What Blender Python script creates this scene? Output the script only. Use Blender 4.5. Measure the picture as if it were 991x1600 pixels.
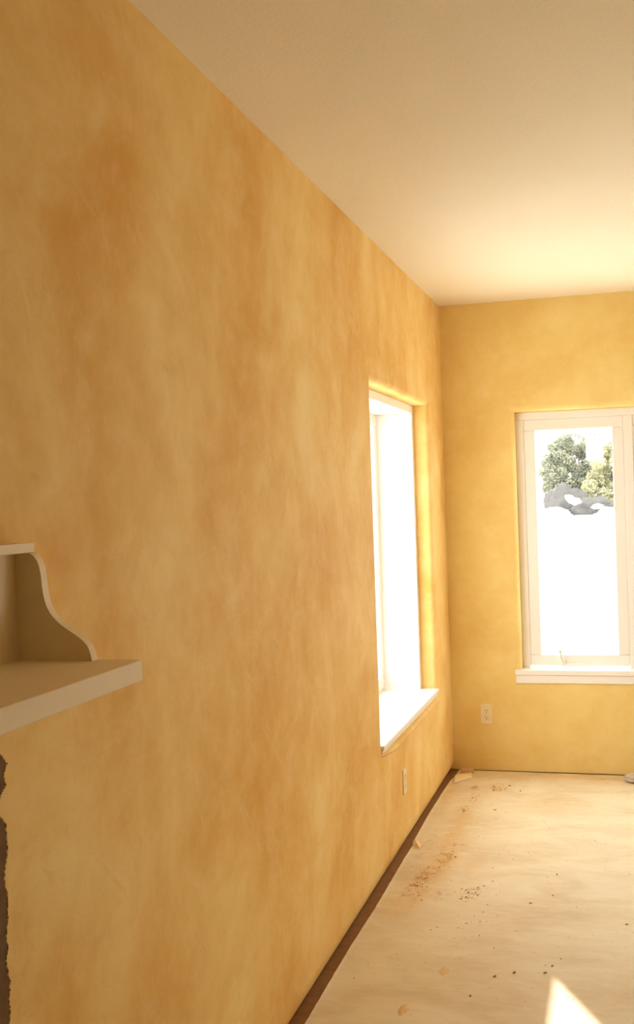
import bpy, bmesh, math, random
from mathutils import Vector, Matrix, noise as mnoise
random.seed(7)
for o in list(bpy.data.objects): bpy.data.objects.remove(o)
S = bpy.context.scene
C = S.collection

# ------------------------------------------------------------ camera
D = 6.435          # distance of the back wall
H = 2.74           # ceiling height
F_PX, YAW, PIT, ROL = 1712.6, 0.2758, -0.0087, -0.0336
CAM = Vector((1.0323, 0.0, 1.6094))
fwd = Vector((-math.sin(YAW)*math.cos(PIT), math.cos(YAW)*math.cos(PIT), math.sin(PIT)))
rt = Vector((math.cos(YAW), math.sin(YAW), 0)); up = rt.cross(fwd)
R_ = math.cos(ROL)*rt + math.sin(ROL)*up
U_ = -math.sin(ROL)*rt + math.cos(ROL)*up
cd = bpy.data.cameras.new('camera'); cam = bpy.data.objects.new('camera', cd); C.objects.link(cam)
m = Matrix((R_, U_, -fwd)).transposed().to_4x4(); m.translation = CAM
cam.matrix_world = m
cd.sensor_fit = 'VERTICAL'; cd.sensor_height = 36.0; cd.lens = F_PX/1600*36.0
cd.clip_start = 0.05; cd.clip_end = 2000
S.camera = cam

# ------------------------------------------------------------ sky, sun, exposure
w = bpy.data.worlds.new('sky'); S.world = w; w.use_nodes = True
bg = w.node_tree.nodes['Background']
bg.inputs['Color'].default_value = (0.97, 1.0, 1.0, 1)
bg.inputs['Strength'].default_value = 9.0
sd = bpy.data.lights.new('sun', 'SUN'); sd.energy = 26.0; sd.angle = math.radians(0.8); sd.color = (1.0, 0.98, 0.93)
sun = bpy.data.objects.new('sun', sd); C.objects.link(sun)
SUN_DIR = Vector((1.0, -1/0.505, -1/1.326)).normalized()
sun.rotation_euler = SUN_DIR.to_track_quat('-Z', 'Y').to_euler()
sun.location = (-10, 25, 12)
S.view_settings.view_transform = 'Standard'; S.view_settings.look = 'None'
S.view_settings.gamma = 1.0; S.view_settings.use_curve_mapping = False
S.view_settings.exposure = -0.60
try:
    S.cycles.max_bounces = 16; S.cycles.diffuse_bounces = 12; S.cycles.transparent_max_bounces = 24
    S.cycles.sample_clamp_indirect = 12.0
except Exception: pass

# ------------------------------------------------------------ helpers
def tag(o, label=None, cat=None, group=None, kind=None):
    if label: o['label'] = label
    if cat: o['category'] = cat
    if group: o['group'] = group
    if kind: o['kind'] = kind
    return o
def link(name, me, mats, parent=None):
    for mt in (mats if isinstance(mats, (list, tuple)) else [mats]): me.materials.append(mt)
    o = bpy.data.objects.new(name, me); C.objects.link(o)
    if parent: o.parent = parent
    return o
def from_bm(name, bm, mats, parent=None, smooth=False, bevel=0, seg=2):
    me = bpy.data.meshes.new(name)
    bmesh.ops.recalc_face_normals(bm, faces=bm.faces)
    bm.to_mesh(me); bm.free()
    o = link(name, me, mats, parent)
    if smooth:
        for p in me.polygons: p.use_smooth = True
    if bevel:
        b = o.modifiers.new('bevel', 'BEVEL'); b.width = bevel; b.segments = seg; b.limit_method = 'ANGLE'
        b.harden_normals = False
    return o
def empty(name, loc=(0, 0, 0)):
    o = bpy.data.objects.new(name, None); o.location = loc; o.empty_display_size = .1; C.objects.link(o); return o
def box(bm, x0, x1, y0, y1, z0, z1, M=None):
    vs = [bm.verts.new(Vector(p)) for p in ((x0,y0,z0),(x1,y0,z0),(x1,y1,z0),(x0,y1,z0),(x0,y0,z1),(x1,y0,z1),(x1,y1,z1),(x0,y1,z1))]
    if M is not None:
        for v in vs: v.co = M @ v.co
    for f in ((0,3,2,1),(4,5,6,7),(0,1,5,4),(1,2,6,5),(2,3,7,6),(3,0,4,7)): bm.faces.new([vs[i] for i in f])
    return vs
def bx(name, dims, mat, parent=None, bevel=0.0, M=None, seg=2):
    bm = bmesh.new(); box(bm, *dims, M=M); return from_bm(name, bm, mat, parent, bevel=bevel, seg=seg)
def prism(bm, pts, a, b, fn):
    """closed outline pts (p,q) extruded from a to b; fn(p,q,t)->xyz"""
    A = [bm.verts.new(fn(p, q, a)) for p, q in pts]; B = [bm.verts.new(fn(p, q, b)) for p, q in pts]
    n = len(pts); bm.faces.new(A); bm.faces.new(B[::-1])
    for i in range(n): bm.faces.new((A[i], A[(i+1) % n], B[(i+1) % n], B[i]))
def cyl(bm, p0, p1, r0, r1=None, n=12, caps=True):
    r1 = r0 if r1 is None else r1
    p0, p1 = Vector(p0), Vector(p1); d = (p1-p0).normalized()
    a = d.orthogonal().normalized(); b = d.cross(a)
    A, B = [], []
    for i in range(n):
        t = 2*math.pi*i/n; e = a*math.cos(t)+b*math.sin(t)
        A.append(bm.verts.new(p0+e*r0)); B.append(bm.verts.new(p1+e*r1))
    for i in range(n): bm.faces.new((A[i], A[(i+1) % n], B[(i+1) % n], B[i]))
    if caps: bm.faces.new(A[::-1]); bm.faces.new(B)

# ------------------------------------------------------------ materials
class NT:
    def __init__(s, name):
        s.m = bpy.data.materials.new(name); s.m.use_nodes = True; s.t = s.m.node_tree
        s.b = s.t.nodes['Principled BSDF']; s.out = s.t.nodes['Material Output']
    def n(s, typ, **k):
        nd = s.t.nodes.new('ShaderNode'+typ)
        for a, v in k.items(): setattr(nd, a, v)
        return nd
    def put(s, sock, v):
        if isinstance(v, bpy.types.NodeSocket): s.t.links.new(v, sock)
        elif v is not None: sock.default_value = v
    def coords(s, scale=(1, 1, 1), rot=(0, 0, 0), loc=(0, 0, 0)):
        g = s.n('NewGeometry'); mp = s.n('Mapping')     # world position: the room does not move
        s.put(mp.inputs['Vector'], g.outputs['Position']); mp.inputs['Scale'].default_value = scale
        mp.inputs['Rotation'].default_value = rot; mp.inputs['Location'].default_value = loc
        return mp.outputs[0]
    def noise(s, vec, scale=1, detail=6, rough=.55, dist=0):
        nd = s.n('TexNoise'); s.put(nd.inputs['Vector'], vec)
        nd.inputs['Scale'].default_value = scale; nd.inputs['Detail'].default_value = detail
        nd.inputs['Roughness'].default_value = rough; nd.inputs['Distortion'].default_value = dist
        return nd.outputs[0]
    def ramp(s, f, stops):
        nd = s.n('ValToRGB'); s.put(nd.inputs[0], f); cr = nd.color_ramp
        while len(cr.elements) < len(stops): cr.elements.new(.5)
        for e, (p, c) in zip(cr.elements, stops):
            e.position = p; e.color = (c if len(c) == 4 else (*c, 1)) if isinstance(c, tuple) else (c, c, c, 1)
        return nd.outputs[0]
    def mix(s, f, a, b, mode='MIX'):
        nd = s.n('MixRGB', blend_type=mode); s.put(nd.inputs[0], f)
        s.put(nd.inputs[1], a if not isinstance(a, tuple) else (*a[:3], 1)); s.put(nd.inputs[2], b if not isinstance(b, tuple) else (*b[:3], 1))
        return nd.outputs[0]
    def math(s, op, a, b=None, c=None):
        nd = s.n('Math', operation=op); s.put(nd.inputs[0], a)
        if b is not None: s.put(nd.inputs[1], b)
        if c is not None: s.put(nd.inputs[2], c)
        return nd.outputs[0]
    def bump(s, h, strength=.3, dist=.01):
        nd = s.n('Bump'); s.put(nd.inputs['Height'], h); nd.inputs['Strength'].default_value = strength; nd.inputs['Distance'].default_value = dist
        s.put(s.b.inputs['Normal'], nd.outputs[0])
    def fin(s, col=None, rough=.6, spec=.4):
        s.put(s.b.inputs['Base Color'], (*col[:3], 1) if isinstance(col, tuple) else col)
        s.put(s.b.inputs['Roughness'], rough); s.b.inputs['Specular IOR Level'].default_value = spec
        return s.m

def plaster(name='ochre troweled plaster', yellow=0.0):
    s = NT(name)
    big = s.noise(s.coords((1.3, 1.3, 1.1)), 1.4, 7, .58, .4)
    mid = s.noise(s.coords((2.4, 2.4, 2.6), rot=(.2, 0, 0)), 2.1, 10, .72, .3)
    fine = s.noise(s.coords((.8, .8, 1), rot=(-.4, 0, 0)), 15, 8, .72, .2)
    c = s.ramp(big, [(.34, (.68, .385, .090)), (.47, (.75, .480, .148)), (.59, (.80, .560, .205)), (.72, (.84, .64, .275))])
    c = s.mix(s.ramp(mid, [(.48, 0.0), (.70, .48)]), c, (.86, .67, .32))
    c = s.mix(s.ramp(mid, [(.28, .42), (.46, 0.0)]), c, (.66, .355, .09))
    c = s.mix(s.ramp(fine, [(.52, 0.0), (.78, .30)]), c, (.86, .68, .36))
    c = s.mix(s.ramp(fine, [(.24, .45), (.40, 0.0)]), c, (.60, .32, .09))
    # sparse trowel scratches and little pits
    v = s.n('TexVoronoi', feature='DISTANCE_TO_EDGE'); s.put(v.inputs['Vector'], s.coords((2.0, 2.0, 1.8), rot=(.5, .1, 0))); v.inputs['Scale'].default_value = 1.6
    wob = s.noise(s.coords(), 7, 4)
    crk = s.math('MULTIPLY', s.ramp(v.outputs['Distance'], [(.0, 1.0), (.028, 0.0)]), s.ramp(wob, [(.50, 0.0), (.62, 1.0)]))
    c = s.mix(s.math('MULTIPLY', crk, .45), c, (.82, .52, .22))
    if yellow: c = s.mix(yellow, c, (.80, .68, .27))
    h = s.math('ADD', s.math('MULTIPLY', fine, .45), s.math('MULTIPLY', mid, .8))
    h = s.math('ADD', h, s.math('MULTIPLY', crk, .25))
    h = s.math('ADD', h, s.math('MULTIPLY', s.noise(s.coords((.6, .6, 1), rot=(.9, 0, 0)), 40, 4, .7, .3), .12))
    s.bump(h, .50, .007)
    return s.fin(c, s.ramp(fine, [(.3, .62), (.7, .8)]), .15)
def plain(name, col, rough=.5, spec=.4, var=.06, nscale=30, bump=0.0, bdist=.001):
    s = NT(name)
    n = s.noise(s.coords(), nscale, 4)
    dk = tuple(x*(1-var) for x in col); lt = tuple(min(1, x*(1+var)) for x in col)
    c = s.mix(n, dk, lt)
    if bump: s.bump(n, bump, bdist)
    return s.fin(c, rough, spec)
M_PL = plaster(); M_PL2 = plaster('yellow ochre plaster', .42)
M_BARE = plain('grey brown scratch coat', (.17, .105, .055), .9, .1, .35, 45, .4, .002)
def ceiling_mat():
    s = NT('off white stippled ceiling')
    n1 = s.noise(s.coords(), 95, 5, .7); n2 = s.noise(s.coords(), 22, 4, .6)
    h = s.math('ADD', n1, s.math('MULTIPLY', n2, .7)); s.bump(h, .35, .004)
    c = s.mix(s.noise(s.coords(), 1.2, 3), (.81, .755, .60), (.85, .795, .64))
    return s.fin(c, .85, .15)
M_CEIL = ceiling_mat()
M_WHITE = plain('white window paint', (.86, .83, .78), .35, .45, .02)
M_SHELF = plain('cream painted shelf wood', (.82, .70, .48), .45, .2, .03, 18, .08)
M_SUB = plain('dark bare subfloor', (.26, .13, .05), .9, .1, .3, 30, .3, .002)
M_IVORY = plain('ivory plastic', (.78, .68, .44), .35, .5, .02)
M_DARK = plain('dark slot', (.10, .07, .04), .8, .1)
M_METAL = plain('brushed handle metal', (.62, .58, .52), .35, .6)
M_PAPER = plain('white sticker paper', (.88, .88, .88), .6, .3, .02)
M_INK = plain('grey ink', (.35, .35, .38), .8, .1)
M_SEAL = plain('dark rubber seal', (.16, .15, .15), .7, .2)
M_OFFCUT = plain('pale offcut', (.88, .76, .48), .7, .2, .05, 40, .2)
M_OFFCUT2 = plain('brown offcut', (.66, .43, .21), .8, .2, .15, 40, .2)
M_TAPE = plain('peach masking tape', (.86, .60, .30), .7, .2, .04)
M_GREYPL = plain('grey crumpled plastic', (.52, .45, .38), .5, .4, .15, 25)
M_EXT = plain('exterior stucco', (.70, .58, .42), .9, .1)

def sheet_mat():
    s = NT('cream floor covering with plaster stains')
    base = s.noise(s.coords((1, 1.6, 1)), 2.2, 7, .6, .6)
    c = s.ramp(base, [(.32, (.64, .52, .32)), (.5, (.72, .62, .42)), (.68, (.77, .69, .50))])
    sc = s.noise(s.coords((5, 16, 1), rot=(0, 0, .35)), 2.2, 8, .68, .5)
    c = s.mix(s.ramp(sc, [(.50, 0.0), (.72, .45)]), c, (.80, .73, .55))
    c = s.mix(s.ramp(sc, [(.30, .30), (.44, 0.0)]), c, (.60, .43, .22))
    g = s.n('NewGeometry'); sp = s.n('SeparateXYZ'); s.put(sp.inputs[0], g.outputs['Position'])
    wx = s.math('MULTIPLY', s.math('SUBTRACT', s.noise(s.coords(), 9, 4), .5), .12)
    X = s.math('ADD', sp.outputs[0], wx); Y = s.math('ADD', sp.outputs[1], s.math('MULTIPLY', wx, 3.0))
    def blob(lst):
        acc = None
        for cx, cy, sx, sy, a in lst:
            dx = s.math('DIVIDE', s.math('SUBTRACT', X, cx), sx); dy = s.math('DIVIDE', s.math('SUBTRACT', Y, cy), sy)
            q = s.math('ADD', s.math('MULTIPLY', dx, dx), s.math('MULTIPLY', dy, dy))
            e = s.math('MULTIPLY', s.math('POWER', 2.718, s.math('MULTIPLY', q, -1.0)), a)
            acc = e if acc is None else s.math('MAXIMUM', acc, e)
        return acc
    ochre = blob([(.19, 5.35, .05, .45, .75), (.20, 4.85, .07, .45, .8), (.16, 4.50, .055, .28, .9), (.10, 4.35, .05, .2, .5),
                  (.05, 5.9, .04, .5, .45), (.60, 5.75, .08, .15, .5), (.30, 6.05, .06, .08, .7), (.33, 4.7, .06, .2, .35), (.05, 6.30, .4, .07, .6), (.7, 6.36, .7, .06, .55)])
    on = s.ramp(s.noise(s.coords((1, .6, 1)), 11, 6, .65, .6), [(.34, 0.25), (.62, 1.0)])
    c = s.mix(s.math('MULTIPLY', ochre, on), c, (.66, .41, .12))
    brown = blob([(.150, 4.52, .028, .13, 1.0), (.175, 4.60, .03, .06, .8), (.12, 4.38, .03, .06, .7), (.200, 4.86, .035, .09, .9), (.225, 5.02, .03, .05, .6),
                  (.173, 6.02, .02, .07, 1.0), (.205, 5.80, .014, .04, .6), (.18, 5.62, .018, .04, .9), (.30, 6.02, .04, .04, .8),
                  (.38, 4.42, .03, .05, .8), (.26, 4.40, .03, .05, .4), (.10, 5.0, .02, .2, .3)])
    bn = s.ramp(s.noise(s.coords((1, .55, 1)), 38, 5, .6, .4), [(.46, 0.0), (.58, 1.0)])
    c = s.mix(s.math('MULTIPLY', s.math('MULTIPLY', brown, bn), .85), c, (.36, .14, .03))
    spk = s.ramp(s.noise(s.coords((1, .7, 1)), 55, 3, .5), [(.70, 0.0), (.745, .7)])
    c = s.mix(spk, c, (.40, .22, .08))
    s.bump(s.math('ADD', s.noise(s.coords(), 3.0, 5, .6), s.math('MULTIPLY', s.noise(s.coords(), 60, 4), .06)), .35, .01)
    return s.fin(c, .62, .3)
M_SHEET = sheet_mat()

def glass_mat():
    s = NT('clear window glass')
    s.t.nodes.remove(s.b)
    tr = s.n('BsdfTransparent'); tr.inputs[0].default_value = (.97, .98, .97, 1)
    gl = s.n('BsdfGlossy'); gl.inputs['Roughness'].default_value = 0.02; gl.inputs[0].default_value = (1, 1, 1, 1)
    g = s.n('NewGeometry'); dt = s.n('VectorMath', operation='DOT_PRODUCT')   # Schlick reflectance, the same from both sides
    s.put(dt.inputs[0], g.outputs['Incoming']); s.put(dt.inputs[1], g.outputs['Normal'])
    k = s.math('POWER', s.math('SUBTRACT', 1.0, s.math('ABSOLUTE', dt.outputs['Value'])), 5.0)
    fr = s.math('ADD', s.math('MULTIPLY', k, .92), .08)
    mx = s.n('MixShader'); s.put(mx.inputs[0], fr); s.put(mx.inputs[1], tr.outputs[0]); s.put(mx.inputs[2], gl.outputs[0])
    s.put(s.out.inputs['Surface'], mx.outputs[0]); return s.m
M_GLASS = glass_mat()
def snow_mat():
    s = NT('snow')
    s.bump(s.math('ADD', s.noise(s.coords(), .8, 5), s.math('MULTIPLY', s.noise(s.coords(), 12, 4), .1)), .4, .1)
    return s.fin((.88, .90, .93), .7, .2)
M_SNOW = snow_mat()
def leaf_mat(name, a, b):
    s = NT(name)
    n = s.noise(s.coords(), 1.3, 4)
    c = s.mix(s.ramp(n, [(.35, 0.0), (.65, 1.0)]), a, b)
    df = s.n('BsdfDiffuse'); s.put(df.inputs[0], c); tl = s.n('BsdfTranslucent'); s.put(tl.inputs[0], c)
    mx = s.n('MixShader'); mx.inputs[0].default_value = .35
    s.put(mx.inputs[1], df.outputs[0]); s.put(mx.inputs[2], tl.outputs[0]); s.t.nodes.remove(s.b)
    s.put(s.out.inputs['Surface'], mx.outputs[0]); return s.m
M_LEAF = leaf_mat('grey green needles', (.32, .32, .25), (.44, .43, .31))
M_LEAF2 = leaf_mat('yellow green leaves', (.46, .43, .28), (.55, .52, .31))
M_BARK = plain('grey bark', (.10, .085, .07), .9, .1, .3)
M_ROCK = plain('grey rock', (.125, .115, .105), .9, .1, .3, 3, .6, .1)

# ------------------------------------------------------------ walls with rounded openings
def wall(name, fn, u0, u1, v0, v1, holes, r=.025, thick=.25, ucuts=(), vcuts=(), foot=False, rag=None, mats=(M_PL,)):
    """fn(u,v,w) -> xyz; w = 0 inner face, negative = into the wall."""
    bm = bmesh.new(); cache = {}
    def V(u, v, w):
        k = (round(u, 5), round(v, 5), round(w, 5))
        if k not in cache: cache[k] = bm.verts.new(fn(*k))
        return cache[k]
    def cuts(a, b, extra, hs, e, step=.35):
        s = {round(a, 5), round(b, 5)}
        for x in extra: s.add(round(x, 5))
        for lo, hi in hs: s.add(round(lo-e, 5)); s.add(round(hi+e, 5))
        s = sorted(s); out = []
        for p, q in zip(s, s[1:]):
            k = max(1, int((q-p)/step)); out += [p+(q-p)*i/k for i in range(k)]
        return out+[s[-1]]
    def face_grid(w, e, flip, extra_u=(), extra_v=()):
        us = cuts(u0, u1, extra_u, [(h[0], h[1]) for h in holes], e); vs = cuts(v0, v1, extra_v, [(h[2], h[3]) for h in holes], e)
        for a, b in zip(us, us[1:]):
            for c, d in zip(vs, vs[1:]):
                mu, mv = (a+b)/2, (c+d)/2
                if any(h[0]-e < mu < h[1]+e and h[2]-e < mv < h[3]+e for h in holes): continue
                def W(u, v):
                    ww = w
                    if not flip:
                        if foot:
                            if v < .08: ww = -.018*((.08-v)/.07)**2.2
                        if rag and rag(u, v): ww -= .0012
                    return ww
                q = [V(a, c, W(a, c)), V(b, c, W(b, c)), V(b, d, W(b, d)), V(a, d, W(a, d))]
                f = bm.faces.new(q[::-1] if flip else q)
                if rag and not flip and rag(mu, mv): f.material_index = 1
    face_grid(0, r, False, ucuts, vcuts)
    face_grid(-thick, 0, True)
    for h in holes:
        prof = [(r*(1-math.sin(t)), -r*(1-math.cos(t))) for t in [math.pi/2*i/6 for i in range(7)]] + [(0, -thick)]
        us = [x for x in cuts(u0, u1, ucuts, [(q[0], q[1]) for q in holes], r) if h[0]-r+1e-4 < x < h[1]+r-1e-4]
        vs = [x for x in cuts(v0, v1, vcuts, [(q[2], q[3]) for q in holes], r) if h[2]-r+1e-4 < x < h[3]+r-1e-4]
        prev = None
        for e, wd in prof:
            a, b, c, d = h[0]-e, h[1]+e, h[2]-e, h[3]+e
            A, B, Cc, Dd = h[0]-r, h[1]+r, h[2]-r, h[3]+r
            ku = lambda x: a+(x-A)/(B-A)*(b-a); kv = lambda y: c+(y-Cc)/(Dd-Cc)*(d-c)
            fine = wd > -thick+1e-6
            uu = us; vv = vs
            ring = [V(a, c, wd)]+[V(ku(x), c, wd) for x in uu]+[V(b, c, wd)]+[V(b, kv(y), wd) for y in vv]+[V(b, d, wd)]+[V(ku(x), d, wd) for x in reversed(uu)]+[V(a, d, wd)]+[V(a, kv(y), wd) for y in reversed(vv)]
            if prev:
                n = len(ring)
                for i in range(n):
                    bm.faces.new((prev[i], prev[(i+1) % n], ring[(i+1) % n], ring[i]))
            prev = ring
    # closing rim
    for (a, b) in (((u0, v0), (u1, v0)), ((u1, v0), (u1, v1)), ((u1, v1), (u0, v1)), ((u0, v1), (u0, v0))):
        q = [bm.verts.new(fn(a[0], a[1], -.018 if foot and a[1] == v0 else 0)), bm.verts.new(fn(b[0], b[1], -.018 if foot and b[1] == v0 else 0)), bm.verts.new(fn(b[0], b[1], -thick)), bm.verts.new(fn(a[0], a[1], -thick))]
        bm.faces.new(q)
    me = bpy.data.meshes.new(name); bm.to_mesh(me); bm.free()
    o = link(name, me, list(mats)); tag(o, kind='structure')
    return o

RAGP = [(0, 1.645), (.74, 1.636), (.80, 1.643), (.85, 1.637), (.90, 1.640), (.967, 1.647), (.99, 1.639), (1.03, 1.650), (1.08, 1.650), (1.10, 1.629), (1.13, 1.632), (1.145, 1.655), (1.165, 1.645), (1.18, 1.664), (1.20, 1.640), (1.215, 1.60), (1.225, 1.50)]
def ragged(y, z):
    if z > 1.225 or y > 1.75: return False
    for (a, p), (b, q) in zip(RAGP, RAGP[1:]):
        if a <= z <= b:
            e = p+(q-p)*(z-a)/(b-a)
            n = mnoise.noise(Vector((y*50, z*40, 0)))*.006 + mnoise.noise(Vector((y*140, z*95, 3)))*.003
            return y < e - .008 + n
    return False
WY0, WY1, WZ0, WZ1 = 4.535, 5.95, .535, 2.122        # left window opening (reveal)
yc = [1.50+.02*i for i in range(5)]+[1.60+.002*i for i in range(41)]; zc = [.5+.1*i for i in range(2)]+[.70+.0035*i for i in range(155)]
wall('wall_left', lambda u, v, w_: Vector((w_, u, v)), -8.0, D, .010, H, [(WY0, WY1, WZ0, WZ1)], r=.025, thick=.36, ucuts=yc, vcuts=zc+[.02, .03, .04, .05, .06, .07, .08],
     foot=True, rag=ragged, mats=(M_PL, M_BARE))
BX0, BX1, BZ0, BZ1 = .415, 1.685, .54, 2.095
wall('wall_back', lambda u, v, w_: Vector((u, D-w_, v)), -.45, 4.3, .006, H, [(BX0, BX1, BZ0, BZ1)], r=.035, mats=(M_PL2,))
wall('wall_right', lambda u, v, w_: Vector((4.3-w_, u, v)), -8.0, D+.25, .006, H, [(3.7, 5.7, .54, 2.12)], r=.035, ucuts=(1.6,), rag=lambda u, v: u < 1.6, mats=(M_PL, M_BARE))  # opening added for extra daylight; unseen near part dark-coated to dim near side
wall('wall_front', lambda u, v, w_: Vector((u, -8.0+w_, v)), -.45, 4.55, .006, H, [], mats=(M_BARE,))  # unseen end wall, set far back and dark so the near side stays dim
tag(bx('ceiling', (-.45, 4.55, -8.25, D+.25, H, H+.25), M_CEIL), kind='structure')
tag(bx('floor', (-.45, 4.55, -8.25, D+.25, -.2, 0.0), M_SUB), kind='structure')

# ------------------------------------------------------------ windows
def window(name, T, a0, a1, z0, z1, dF, label, stool, apron_mat, crank=True, double=True, deep=0.0):
    """T(a, d, z): a along the wall, d depth outwards, z up.  dF = depth of the frame's inner face."""
    root = empty(name, T((a0+a1)/2, dF, z0)); tag(root, label, kind='structure')
    def B(nm, aa, ab, da, db, za, zb, mat, parent, bev=.003, lab=None):
        bm = bmesh.new(); vs = box(bm, aa, ab, da, db, za, zb)
        for v in vs: v.co = T(*v.co)
        o = from_bm(nm, bm, mat, None, bevel=bev)
        o.parent = parent; o.matrix_parent_inverse = parent.matrix_basis.inverted() if parent is root else Matrix()
        if parent is not root: o.matrix_parent_inverse = Matrix()
        if lab: o['label'] = lab
        return o
    def ring(nm, aa, ab, za, zb, wdt, da, db, parent, bev=.004):
        bm = bmesh.new()
        for args in ((aa, ab, da, db, za, za+wdt), (aa, ab, da, db, zb-wdt, zb), (aa, aa+wdt, da, db, za+wdt, zb-wdt), (ab-wdt, ab, da, db, za+wdt, zb-wdt)): box(bm, *args)
        for v in bm.verts: v.co = T(*v.co)
        o = from_bm(nm, bm, M_WHITE, None, bevel=bev); o.parent = parent
        o.matrix_parent_inverse = parent.matrix_basis.inverted() if parent is root else Matrix()
        return o
    zs = stool[0]                                       # top of the stool
    FW = .045
    ring('window_frame', a0, a1, z0, z1, FW, dF, dF+.09, root)
    am = (a0+a1)/2
    if deep:                                            # thick wall: white lining boards run out to a recessed sash
        B('lining_board', a0+FW-.02, a0+FW, dF+.0905, dF+deep, z0, z1-FW, M_WHITE, root, .001)
        B('lining_board', a1-FW, a1-FW+.02, dF+.0905, dF+deep, z0, z1-FW, M_WHITE, root, .001)
        B('lining_board', a0+FW, a1-FW, dF+.0905, dF+deep, z1-FW, z1-FW+.02, M_WHITE, root, .001)
        dF = dF+deep-.06
    if double: B('mullion', am-.025, am+.025, dF+.001, dF+.09, z0+FW, z1-FW, M_WHITE, root)
    for k, (s0, s1) in enumerate(((a0+FW, am-.025), (am+.025, a1-FW)) if double else ((a0+FW, a1-FW),)):
        zb, zt = stool[0]+.008, z1-FW+.001
        sa = ring('sash', s0-.001, s1+.001, zb, zt, .066, dF+.008, dF+.060, root, .006)
        bm = bmesh.new(); g0, g1 = s0+.06, s1-.06
        q = [bm.verts.new(T(*p)) for p in ((g0, dF+.040, zb+.06), (g1, dF+.040, zb+.06), (g1, dF+.040, zt-.06), (g0, dF+.040, zt-.06))]
        bm.faces.new(q); o = from_bm('pane', bm, M_GLASS); o.parent = sa
        B('glass_seal', s0+.0655, s0+.0672, dF+.044, dF+.050, zb+.62, zt-.07, M_SEAL, sa, 0)
        if crank:
            cx = (s0+s1)/2-.03
            h = B('crank_handle', cx-.075, cx+.055, dF-.006, dF+.016, zs+.004, zs+.028, M_WHITE, root, .006)
            bm = bmesh.new()
            pts = [Vector((cx-.055, dF-.010, zs+.020)), Vector((cx-.070, dF-.022, zs+.050)), Vector((cx-.078, dF-.026, zs+.095))]
            for p, q2 in zip(pts, pts[1:]): cyl(bm, T(*p), T(*q2), .006, .005, 10)
            cyl(bm, T(*(pts[2]+Vector((0, -.004, 0)))), T(*(pts[2]+Vector((0, -.022, .006)))), .008, .008, 12)
            o = from_bm('crank_arm', bm, M_METAL, None, smooth=False); o.parent = h
    return root, B
TL = lambda a, d, z: Vector((-d, a, z))
TB = lambda a, d, z: Vector((a, D+d, z))
w1, B1 = window('window_1', TL, WY0, WY1, .52, WZ1, .085, 'left wall single light window deep in ochre plaster', (.568,), M_PL, crank=False, double=False, deep=.25)
B1('window_sill', WY0-.005, WY1-.005, -.012, .335, .548, .568, M_WHITE, w1, .004, 'white painted board of the added right wall window')
B1('sill_nosing', WY0-.005, WY1-.020, -.006, .02, .532, .548, M_WHITE, w1, .003)
# plastered ledge under the board
bm = bmesh.new(); L0, L1 = WY0-.03, WY1+.035; prev = None
for j in range(31):
    t = j/30; y = L0+(L1-L0)*t; k = min(1, t*6, (1-t)*14)**.5 if 0 < t < 1 else .02
    ring_ = [bm.verts.new((-.004+.026*k*math.sin(math.pi*i/8), y, .531-.040*k*(i/8))) for i in range(9)]
    ring_ += [bm.verts.new((-.012, y, .531-.040*k)), bm.verts.new((-.012, y, .531))]
    if prev:
        for i in range(11): bm.faces.new((prev[i], prev[(i+1) % 11], ring_[(i+1) % 11], ring_[i]))
    prev = ring_
lg = from_bm('plaster_ledge', bm, M_PL, smooth=True); lg.parent = w1; lg.matrix_parent_inverse = w1.matrix_basis.inverted()
lg['label'] = 'ochre plaster ledge under white board'

w2, B2 = window('window_2', TB, BX0, BX1, BZ0, BZ1, .085, 'back wall double casement window facing the snow', (.600,), M_WHITE)
B2('window_sill', BX0-.036, BX1+.036, -.014, .10, .568, .598, M_WHITE, w2, .004, 'white painted board of the added right wall window')
B2('apron', BX0-.033, BX1+.033, -.008, .03, .521, .567, M_WHITE, w2, .003)

TR = lambda a, d, z: Vector((4.3+d, a, z))
w3, B3 = window('added_daylight_window', TR, 3.7, 5.7, .54, 2.12, .085, 'unseen double casement window added in the right wall for more daylight', (.600,), M_WHITE, crank=False)  # unseen window, added to bring more daylight onto the left wall
B3('window_sill', 3.67, 5.73, -.014, .10, .568, .598, M_WHITE, w3, .004, 'white painted board of the added right wall window')
B3('apron', 3.672, 5.728, -.008, .03, .521, .567, M_WHITE, w3, .003)

# label sticker on the back window glass
pp = M_PAPER.node_tree; tb = pp.nodes.new('ShaderNodeBsdfTranslucent'); tb.inputs[0].default_value = (.85, .86, .88, 1)
ms = pp.nodes.new('ShaderNodeMixShader'); ms.inputs[0].default_value = .35
pp.links.new(pp.nodes['Principled BSDF'].outputs[0], ms.inputs[1]); pp.links.new(tb.outputs[0], ms.inputs[2]); pp.links.new(ms.outputs[0], pp.nodes['Material Output'].inputs[0])
st = bx('window_sticker', (.812, .909, D+.1235, D+.1245, 1.800, 1.972), M_PAPER)
tag(st, 'white rectangular paper sticker on upper right of back window glass', 'sticker')
bm = bmesh.new()
for i in range(2):
    x = .838+.022*i; box(bm, x, x+.008, D+.1229, D+.1234, 1.945, 1.955)
o = from_bm('printed_mark', bm, M_INK); o.parent = st

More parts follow.
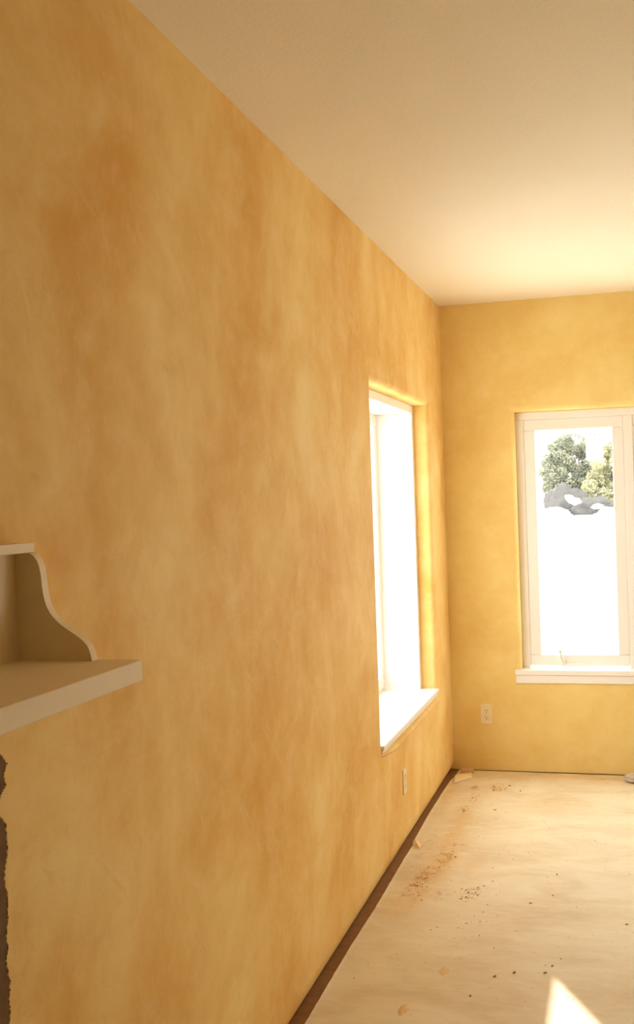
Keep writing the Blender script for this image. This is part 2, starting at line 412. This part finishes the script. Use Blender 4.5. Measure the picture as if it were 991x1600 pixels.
# ------------------------------------------------------------ electrical outlets
def outlet(T, a, z, label):
    r = empty('wall_outlet', T(a, 0, z)); tag(r, label, 'outlet', None)
    inv = r.matrix_basis.inverted()
    def add(nm, dims, mat, bev, par=r):
        bm = bmesh.new(); vs = box(bm, *dims)
        for v in vs: v.co = T(*v.co)
        o = from_bm(nm, bm, mat, bevel=bev); o.parent = par
        o.matrix_parent_inverse = inv if par is r else Matrix(); return o
    add('cover_plate', (a-.034, a+.034, -.006, .001, z-.057, z+.057), M_IVORY, .002)
    for s in (1, -1):
        rc = add('receptacle', (a-.016, a+.016, -.008, -.004, z+s*.0195-.014, z+s*.0195+.014), M_IVORY, .003)
        for q in (-1, 1): add('slot', (a+q*.006-.0013, a+q*.006+.0013, -.0083, -.007, z+s*.0195-.001, z+s*.0195+.008), M_DARK, 0, rc)
        bm = bmesh.new(); cyl(bm, T(a, -.0070, z+s*.0195-.0075), T(a, -.0084, z+s*.0195-.0075), .003, .003, 10)
        o = from_bm('ground_hole', bm, M_DARK); o.parent = rc
    bm = bmesh.new(); cyl(bm, T(a, -.004, z), T(a, -.0075, z), .0032, .0028, 12)
    o = from_bm('screw', bm, M_METAL); o.parent = r; o.matrix_parent_inverse = inv
outlet(TB, .203, .336, 'ivory duplex outlet low on the back wall below the window corner')
outlet(TL, 4.975, .306, 'ivory outlet on the left wall under its window, seen edge-on')

# ------------------------------------------------------------ scalloped wall shelf
sh = empty('wall_shelf', (0, 1.2, 1.32)); tag(sh, 'cream painted two-tier wall shelf with scalloped side bracket on the left wall', 'shelf')
SI = sh.matrix_basis.inverted()
def spart(o): o.parent = sh; o.matrix_parent_inverse = SI; return o
YE, YN = 1.70, .50
spart(bx('lower_shelf', (0.0, .235, YN, YE, 1.3185, 1.3535), M_SHELF, None, .0015))
spart(bx('top_shelf', (.0, .0385, YN, YE, 1.5395, 1.5565), M_SHELF, None, .0012))
spart(bx('back_panel', (.0, .012, YN+.02, YE-.021, 1.3535, 1.5395), M_SHELF, None, .0))
prof = [(.1525, 1.3535), (.1505, 1.362), (.149, 1.368), (.1445, 1.379), (.135, 1.389), (.122, 1.3985), (.107, 1.408), (.092, 1.4185), (.080, 1.430), (.071, 1.444), (.0655, 1.460), (.0625, 1.480), (.0610, 1.498), (.0585, 1.514), (.054, 1.526), (.047, 1.5345), (.040, 1.5385), (.032, 1.5395)]
def smooth_curve(p, k=4):
    out = []
    for i in range(len(p)-1):
        p0, p1, p2, p3 = p[max(i-1, 0)], p[i], p[i+1], p[min(i+2, len(p)-1)]
        for j in range(k):
            t = j/k
            out.append(tuple(.5*((2*b)+(-a+c)*t+(2*a-5*b+4*c-d)*t*t+(-a+3*b-3*c+d)*t**3) for a, b, c, d in zip(p0, p1, p2, p3)))
    return out+[p[-1]]
outl = [(0.0, 1.3535)]+smooth_curve(prof)+[(0.0, 1.5395)]
for y0, y1 in ((YE-.021, YE-.001), (YN+.001, YN+.02)):
    bm = bmesh.new(); prism(bm, outl, y0, y1, lambda p, q, t: Vector((p, t, q)))
    spart(from_bm('scalloped_bracket', bm, M_SHELF))

# ------------------------------------------------------------ floor covering and the litter on it
edge = [(.9, .03), (2.6, .030), (3.212, .029), (3.5, .0275), (3.804, .026), (4.0, .028), (4.184, .031), (4.5, .029), (4.8, .027), (4.93, .028), (4.99, .029), (5.03, .021), (5.194, .020), (5.35, .017), (5.522, .015), (5.9, .017), (6.15, .020), (6.24, .03), (D-.012, .035)]
def ex(y):
    for (a, p), (b, q) in zip(edge, edge[1:]):
        if a <= y <= b: return p+(q-p)*(y-a)/(b-a) + .0012*mnoise.noise(Vector((y*25, 0, 0)))
    return .03
bm = bmesh.new(); ys = [.9+(D-.012-.9)*i/260 for i in range(261)]
offs = [0, .012, .04, .10, .25, .5, .9, 1.4, 2.2, 3.2, 4.22]
def sz(x, y, k):
    z = .0045 + .0015*mnoise.noise(Vector((x*3, y*2, 0)))
    if k == 0: z += .002+.0015*mnoise.noise(Vector((y*6, 4, 0)))
    return z
top = [[bm.verts.new((ex(y)+o_ if i == 0 else max(ex(y)+.004*i, ex(y)+o_) if i < 10 else 4.27, y, sz(o_, y, i))) for i, o_ in enumerate(offs)] for y in ys]
bot = [[bm.verts.new((v.co.x, v.co.y, v.co.z-.0028)) for v in row] for row in top]
n = len(offs)
for a in range(len(ys)-1):
    for b in range(n-1):
        bm.faces.new((top[a][b], top[a][b+1], top[a+1][b+1], top[a+1][b])); bm.faces.new((bot[a][b], bot[a+1][b], bot[a+1][b+1], bot[a][b+1]))
    bm.faces.new((top[a][0], top[a+1][0], bot[a+1][0], bot[a][0])); bm.faces.new((top[a][-1], bot[a][-1], bot[a+1][-1], top[a+1][-1]))
for row, rb in ((top[0], bot[0]), (top[-1], bot[-1])):
    for b in range(n-1): bm.faces.new((row[b], rb[b], rb[b+1], row[b+1]))
fs = from_bm('floor_covering', bm, M_SHEET, smooth=False)
tag(fs, 'cream floor covering spattered with ochre plaster stains', 'floor covering')

# wood offcuts in the far corner
zt = .008
bm = bmesh.new(); prism(bm, [(.036, 6.255), (.119, 6.318), (.135, 6.232), (.052, 6.105)], zt, zt+.010, lambda p, q, t: Vector((p, q, t)))
tag(from_bm('wood_offcut', bm, M_OFFCUT, bevel=.001), 'small pale flat offcut lying on the floor in the far corner', 'offcut')
bm = bmesh.new(); prism(bm, [(.052, 6.335), (.128, 6.345), (.122, 6.395), (.056, 6.40)], zt, zt+.018, lambda p, q, t: Vector((p, q, t)))
tag(from_bm('wood_offcut', bm, M_OFFCUT2, bevel=.001), 'small brown block behind the pale offcut in the far corner', 'offcut')
# tape flap at the sheet edge
bm = bmesh.new()
rows = []
for i in range(7):
    t = i/6; x = .026+.044*t; y = 5.03-.085*t; z = .0095+.014*math.sin(math.pi*min(1, t*1.0))*(1-t*.6)
    rows.append([bm.verts.new((x+dx*.35, y+dy, z+dz)) for dx, dy, dz in ((0, .03, -.001*(1-t)), (0, -.0, .002), (0, -.012, .001), (0, -.012, .0), (0, -.0, .001), (0, .03, -.002))])
for a, b in zip(rows, rows[1:]):
    for k in range(6): bm.faces.new((a[k], a[(k+1) % 6], b[(k+1) % 6], b[k]))
bm.faces.new(rows[0]); bm.faces.new(rows[-1][::-1])
tag(from_bm('masking_tape', bm, M_TAPE), 'torn peach tape flap lifting at the floor covering edge beside left wall', 'tape')
# dried plaster splats
def splat(x, y, rx, ry, label, h=.002):
    bm = bmesh.new(); c = bm.verts.new((x, y, .0052+h*1.5)); n = 26; R1, R2 = [], []
    for i in range(n):
        t = 2*math.pi*i/n; k = 1+.35*mnoise.noise(Vector((math.cos(t)*1.7+x*50, math.sin(t)*1.7, y)))+.18*mnoise.noise(Vector((math.cos(t)*5, math.sin(t)*5, x*9)))
        R1.append(bm.verts.new((x+rx*k*.7*math.cos(t), y+ry*k*.7*math.sin(t), .0052+h))); R2.append(bm.verts.new((x+rx*k*math.cos(t), y+ry*k*math.sin(t), .0035)))
    for i in range(n):
        j = (i+1) % n; bm.faces.new((c, R1[i], R1[j])); bm.faces.new((R1[i], R2[i], R2[j], R1[j]))
    tag(from_bm('plaster_splat', bm, M_SPLAT, smooth=True), label, 'plaster splat')
M_SPLAT = plain('dried yellow plaster', (.74, .53, .27), .8, .2, .1, 60, .3, .002)
splat(.389, 3.674, .020, .040, 'dried yellow plaster splat on floor, the farther of the two near the sunlit patch')
splat(.308, 3.372, .017, .045, 'dried yellow plaster splat on floor nearest the bottom of the picture')

# crumbs: nobody could count them
me_v, me_f, me_m = [], [], []
def crumb(x, y, s, mi):
    i0 = len(me_v); a = random.random()*6.28; z = .0058
    e = 1+random.random()*1.2
    for k in range(4):
        t = a+k*math.pi/2; rx = s*(e if k % 2 else 1)*(.7+.6*random.random())
        me_v.append((x+rx*math.cos(t), y+rx*math.sin(t), z))
    me_v.append((x, y, z+s*(.5+.5*random.random())))
    for k in range(4): me_f.append((i0+k, i0+(k+1) % 4, i0+4)); me_m.append(mi)
    me_f.append((i0+3, i0+2, i0+1, i0)); me_m.append(mi)
def cl(cx, cy, sx, sy, n, s0, s1, dark=.6):
    for _ in range(n):
        x = random.gauss(cx, sx); y = random.gauss(cy, sy)
        if x < .045 or y > D-.03 or x > 4.2: continue
        crumb(x, y, random.uniform(s0, s1), 0 if random.random() < dark else 1)
cl(.173, 6.03, .012, .06, 14, .002, .0055); cl(.18, 5.62, .008, .03, 7, .002, .005); cl(.205, 5.8, .01, .05, 5, .002, .005)
cl(.31, 6.05, .03, .04, 10, .002, .005); cl(.21, 4.86, .02, .07, 24, .0015, .0035); cl(.15, 4.5, .03, .12, 60, .0015, .0035)
cl(.38, 4.42, .03, .05, 26, .0015, .004); cl(.35, 4.1, .07, .18, 30, .0015, .003); cl(.20, 5.3, .06, .5, 30, .0015, .003)
for _ in range(330): crumb(random.uniform(.08, 2.2), random.uniform(2.9, 6.35), random.uniform(.0012, .0028), 0 if random.random() < .45 else 1)
for x, y in ((.335, 5.62), (.248, 4.849), (.985, 4.20), (.36, 6.1), (.43, 6.0), (.62, 4.35), (.62, 3.7), (.5, 3.5), (.56, 3.66), (.72, 3.72), (.7, 4.7), (.74, 3.78), (.70, 4.45)):
    crumb(x, y, .0055, 0)
me = bpy.data.meshes.new('plaster_crumbs'); me.from_pydata(me_v, [], me_f)
cr = link('plaster_crumbs', me, [plain('brown crumb', (.34, .18, .07), .9, .1), plain('tan crumb', (.80, .62, .38), .9, .1)])
me.polygons.foreach_set('material_index', me_m)
tag(cr, 'brown and tan plaster crumbs scattered over the floor covering', 'debris', kind='stuff')

# crumpled sheet at the right end of the back wall
bm = bmesh.new()
bmesh.ops.create_icosphere(bm, subdivisions=4, radius=1)
for v in bm.verts:
    d = 1+.22*mnoise.noise(v.co*2.3)+.10*abs(mnoise.noise(v.co*6))
    p = v.co*d; z = max(p.z, -.55)
    v.co = Vector((1.12+p.x*.14, 6.30+p.y*.085, .0075+.020*(z+.55)*1.5))
tag(from_bm('crumpled_plastic', bm, M_GREYPL), 'crumpled grey plastic against back wall at right edge of floor', 'plastic sheet')

# ------------------------------------------------------------ outside
def gh(x, y):
    d = math.hypot(max(0, -x-.3), max(0, y-6.7))
    t = min(1, max(0, d/23.0)); s = t*t*(3-2*t)
    z = -.45 + 1.48*s
    if y > 30: z -= .28*min(1, (y-30)/12.)*(1-min(1, max(0, (y-48)/40.)))
    z += (.05*s+.01)*mnoise.noise(Vector((x*.15, y*.15, 0)))
    if y > 60: z += 0.0*(y-60)
    return z
bm = bmesh.new(); N = 110
xs = [-120+ (240*i/N) for i in range(N+1)]; gys = [-10+ 46*i/46 for i in range(47)]+[36+ (200-36)*(i/30)**1.4 for i in range(1, 31)]
xs = sorted(set([x for x in xs if abs(x) > 20]+[-20+.8*i for i in range(51)]))
G = [[bm.verts.new((x, y, gh(x, y) if not (-.5 < x < 4.7 and -3.2 < y < 6.8) else -.5)) for x in xs] for y in gys]
for a, b in zip(G, G[1:]):
    for i in range(len(xs)-1): bm.faces.new((a[i], a[i+1], b[i+1], b[i]))
g = from_bm('snow_ground', bm, M_SNOW, smooth=True); tag(g, 'snow covered ground outside the windows', kind='structure')
bx_ = None

def tree(name, label, bx0, by0, zb, height, blobs, mat, nleaf, lsize, group=None, trunks=3):
    r = empty(name, (bx0, by0, zb)); tag(r, label, 'tree', group); inv = r.matrix_basis.inverted()
    V, Fc = [], []
    for _ in range(nleaf):
        cx, cy, cz, rx, rz = random.choices(blobs, weights=[b[3]*b[4] for b in blobs])[0]
        d = Vector((random.gauss(0, 1), random.gauss(0, 1), random.gauss(0, 1))).normalized()*(random.random()**.45)
        p = Vector((bx0+cx+d.x*rx, by0+cy+d.y*rx, zb+cz+d.z*rz))
        if mnoise.noise(p*1.6) < -.22 or p.z < zb+.05: continue
        a = Vector((random.gauss(0, 1), random.gauss(0, 1), random.gauss(0, 1))).normalized(); b = a.orthogonal().normalized()
        s = lsize*random.uniform(.6, 1.4); i0 = len(V)
        V += [tuple(p-a*s), tuple(p+b*s*.45), tuple(p+a*s), tuple(p-b*s*.45)]; Fc.append((i0, i0+1, i0+2, i0+3))
    me = bpy.data.meshes.new('crown'); me.from_pydata(V, [], Fc); o = link('crown', me, mat); o.parent = r; o.matrix_parent_inverse = inv; o['kind'] = 'stuff'
    bm = bmesh.new(); base = Vector((bx0, by0, zb-.2))
    for k in range(trunks):
        cx, cy, cz, rx, rz = blobs[k % len(blobs)]
        mid = Vector((bx0+cx*.4, by0+cy*.4, zb+cz*.5)); tip = Vector((bx0+cx, by0+cy, zb+cz+rz*.2))
        cyl(bm, base, mid, .10, .07, 8); cyl(bm, mid, tip, .07, .02, 8)
        for q in range(5):
            t = random.random(); st_ = mid.lerp(tip, t); e = st_+Vector((random.uniform(-1, 1)*rx, random.uniform(-1, 1)*rx*.6, random.uniform(.1, .8)*rz)); cyl(bm, st_, e, .03, .01, 6)
    o = from_bm('trunk', bm, M_BARK); o.parent = r; o.matrix_parent_inverse = inv
# view line: at y = 45 the pane spans x from -2.5 to 0.35
def blobs_(n, x0, x1, z0, z1, r0, r1, top):
    out = []
    for _ in range(n):
        x = random.uniform(x0, x1); z = random.uniform(z0, z1*top((x-x0)/(x1-x0)))
        rr = random.uniform(r0, r1); out.append((x, random.uniform(-.5, .5), z, rr, rr*random.uniform(.6, 1.0)))
    return out
tree('juniper_tree', 'grey green evergreen tree beyond snow, seen through the back window', -1.1, 45, .9, 3.2,
     blobs_(150, -1.05, 1.0, .75, 3.05, .12, .36, lambda t: .90+.10*math.sin(math.pi*min(1, t*1.1))), M_LEAF, 42000, .065)
tree('shrub', 'yellowish shrub right of the evergreen outside back window', .15, 43.5, .88, 3.2,
     blobs_(70, -.65, .95, .3, 2.7, .12, .34, lambda t: .45+.55*min(1, t*1.6)), M_LEAF2, 24000, .06)
# dark rocky bank under the tree with snow lying on it
def lump(name, label, cat, x, y, z, sx, sy, sz_, mat, seed, group=None, f=1.3):
    bm = bmesh.new(); bmesh.ops.create_icosphere(bm, subdivisions=4, radius=1)
    for v in bm.verts:
        p = v.co.copy(); k = 1+.35*mnoise.noise(p*f+Vector((seed, 0, 0)))+.22*mnoise.noise(p*3.5+Vector((0, seed, 0)))+.10*mnoise.noise(p*8+Vector((0, seed, 2)))
        v.co = Vector((x+p.x*sx*k, y+p.y*sy*k, z+p.z*sz_*k))
    return tag(from_bm(name, bm, mat, smooth=True), label, cat, group)
lump('boulder', 'dark grey boulder at the foot of the evergreen tree outside', 'rock', -1.30, 42.6, 1.30, .80, .45, .60, M_ROCK, 1.0)
lump('boulder', 'low dark grey boulder right of the bigger one outside', 'rock', -.15, 41.5, 1.05, .70, .42, .42, M_ROCK, 5.0)
SP = lump('snow_patch', 'curved patch of snow lying on the dark boulders outside', 'snow', -.85, 40.9, 1.33, .27, .12, .20, M_SNOW, 2.0, None, 2.2)
for v in SP.data.vertices:
    u = (v.co.x+.85)/.27; v.co.z += -.13*u+.09*u*u; v.co.z = 1.33+(v.co.z-1.33)*(.75 if u < 0 else .6)+.03
lump('snow_mound', 'snow mound in front of the taller boulder outside', 'snow', -1.65, 41.0, .86, .75, .4, .27, M_SNOW, 3.0)
lump('snow_patch', 'small snow patch on the boulder at the right, below the yellowish shrub', 'snow', .02, 40.86, 1.12, .20, .13, .09, M_SNOW, 6.0, None, 2.2)
lump('snow_mound', 'snow mound in front of the yellowish shrub outside', 'snow', .45, 40.6, .84, .55, .4, .24, M_SNOW, 9.0)
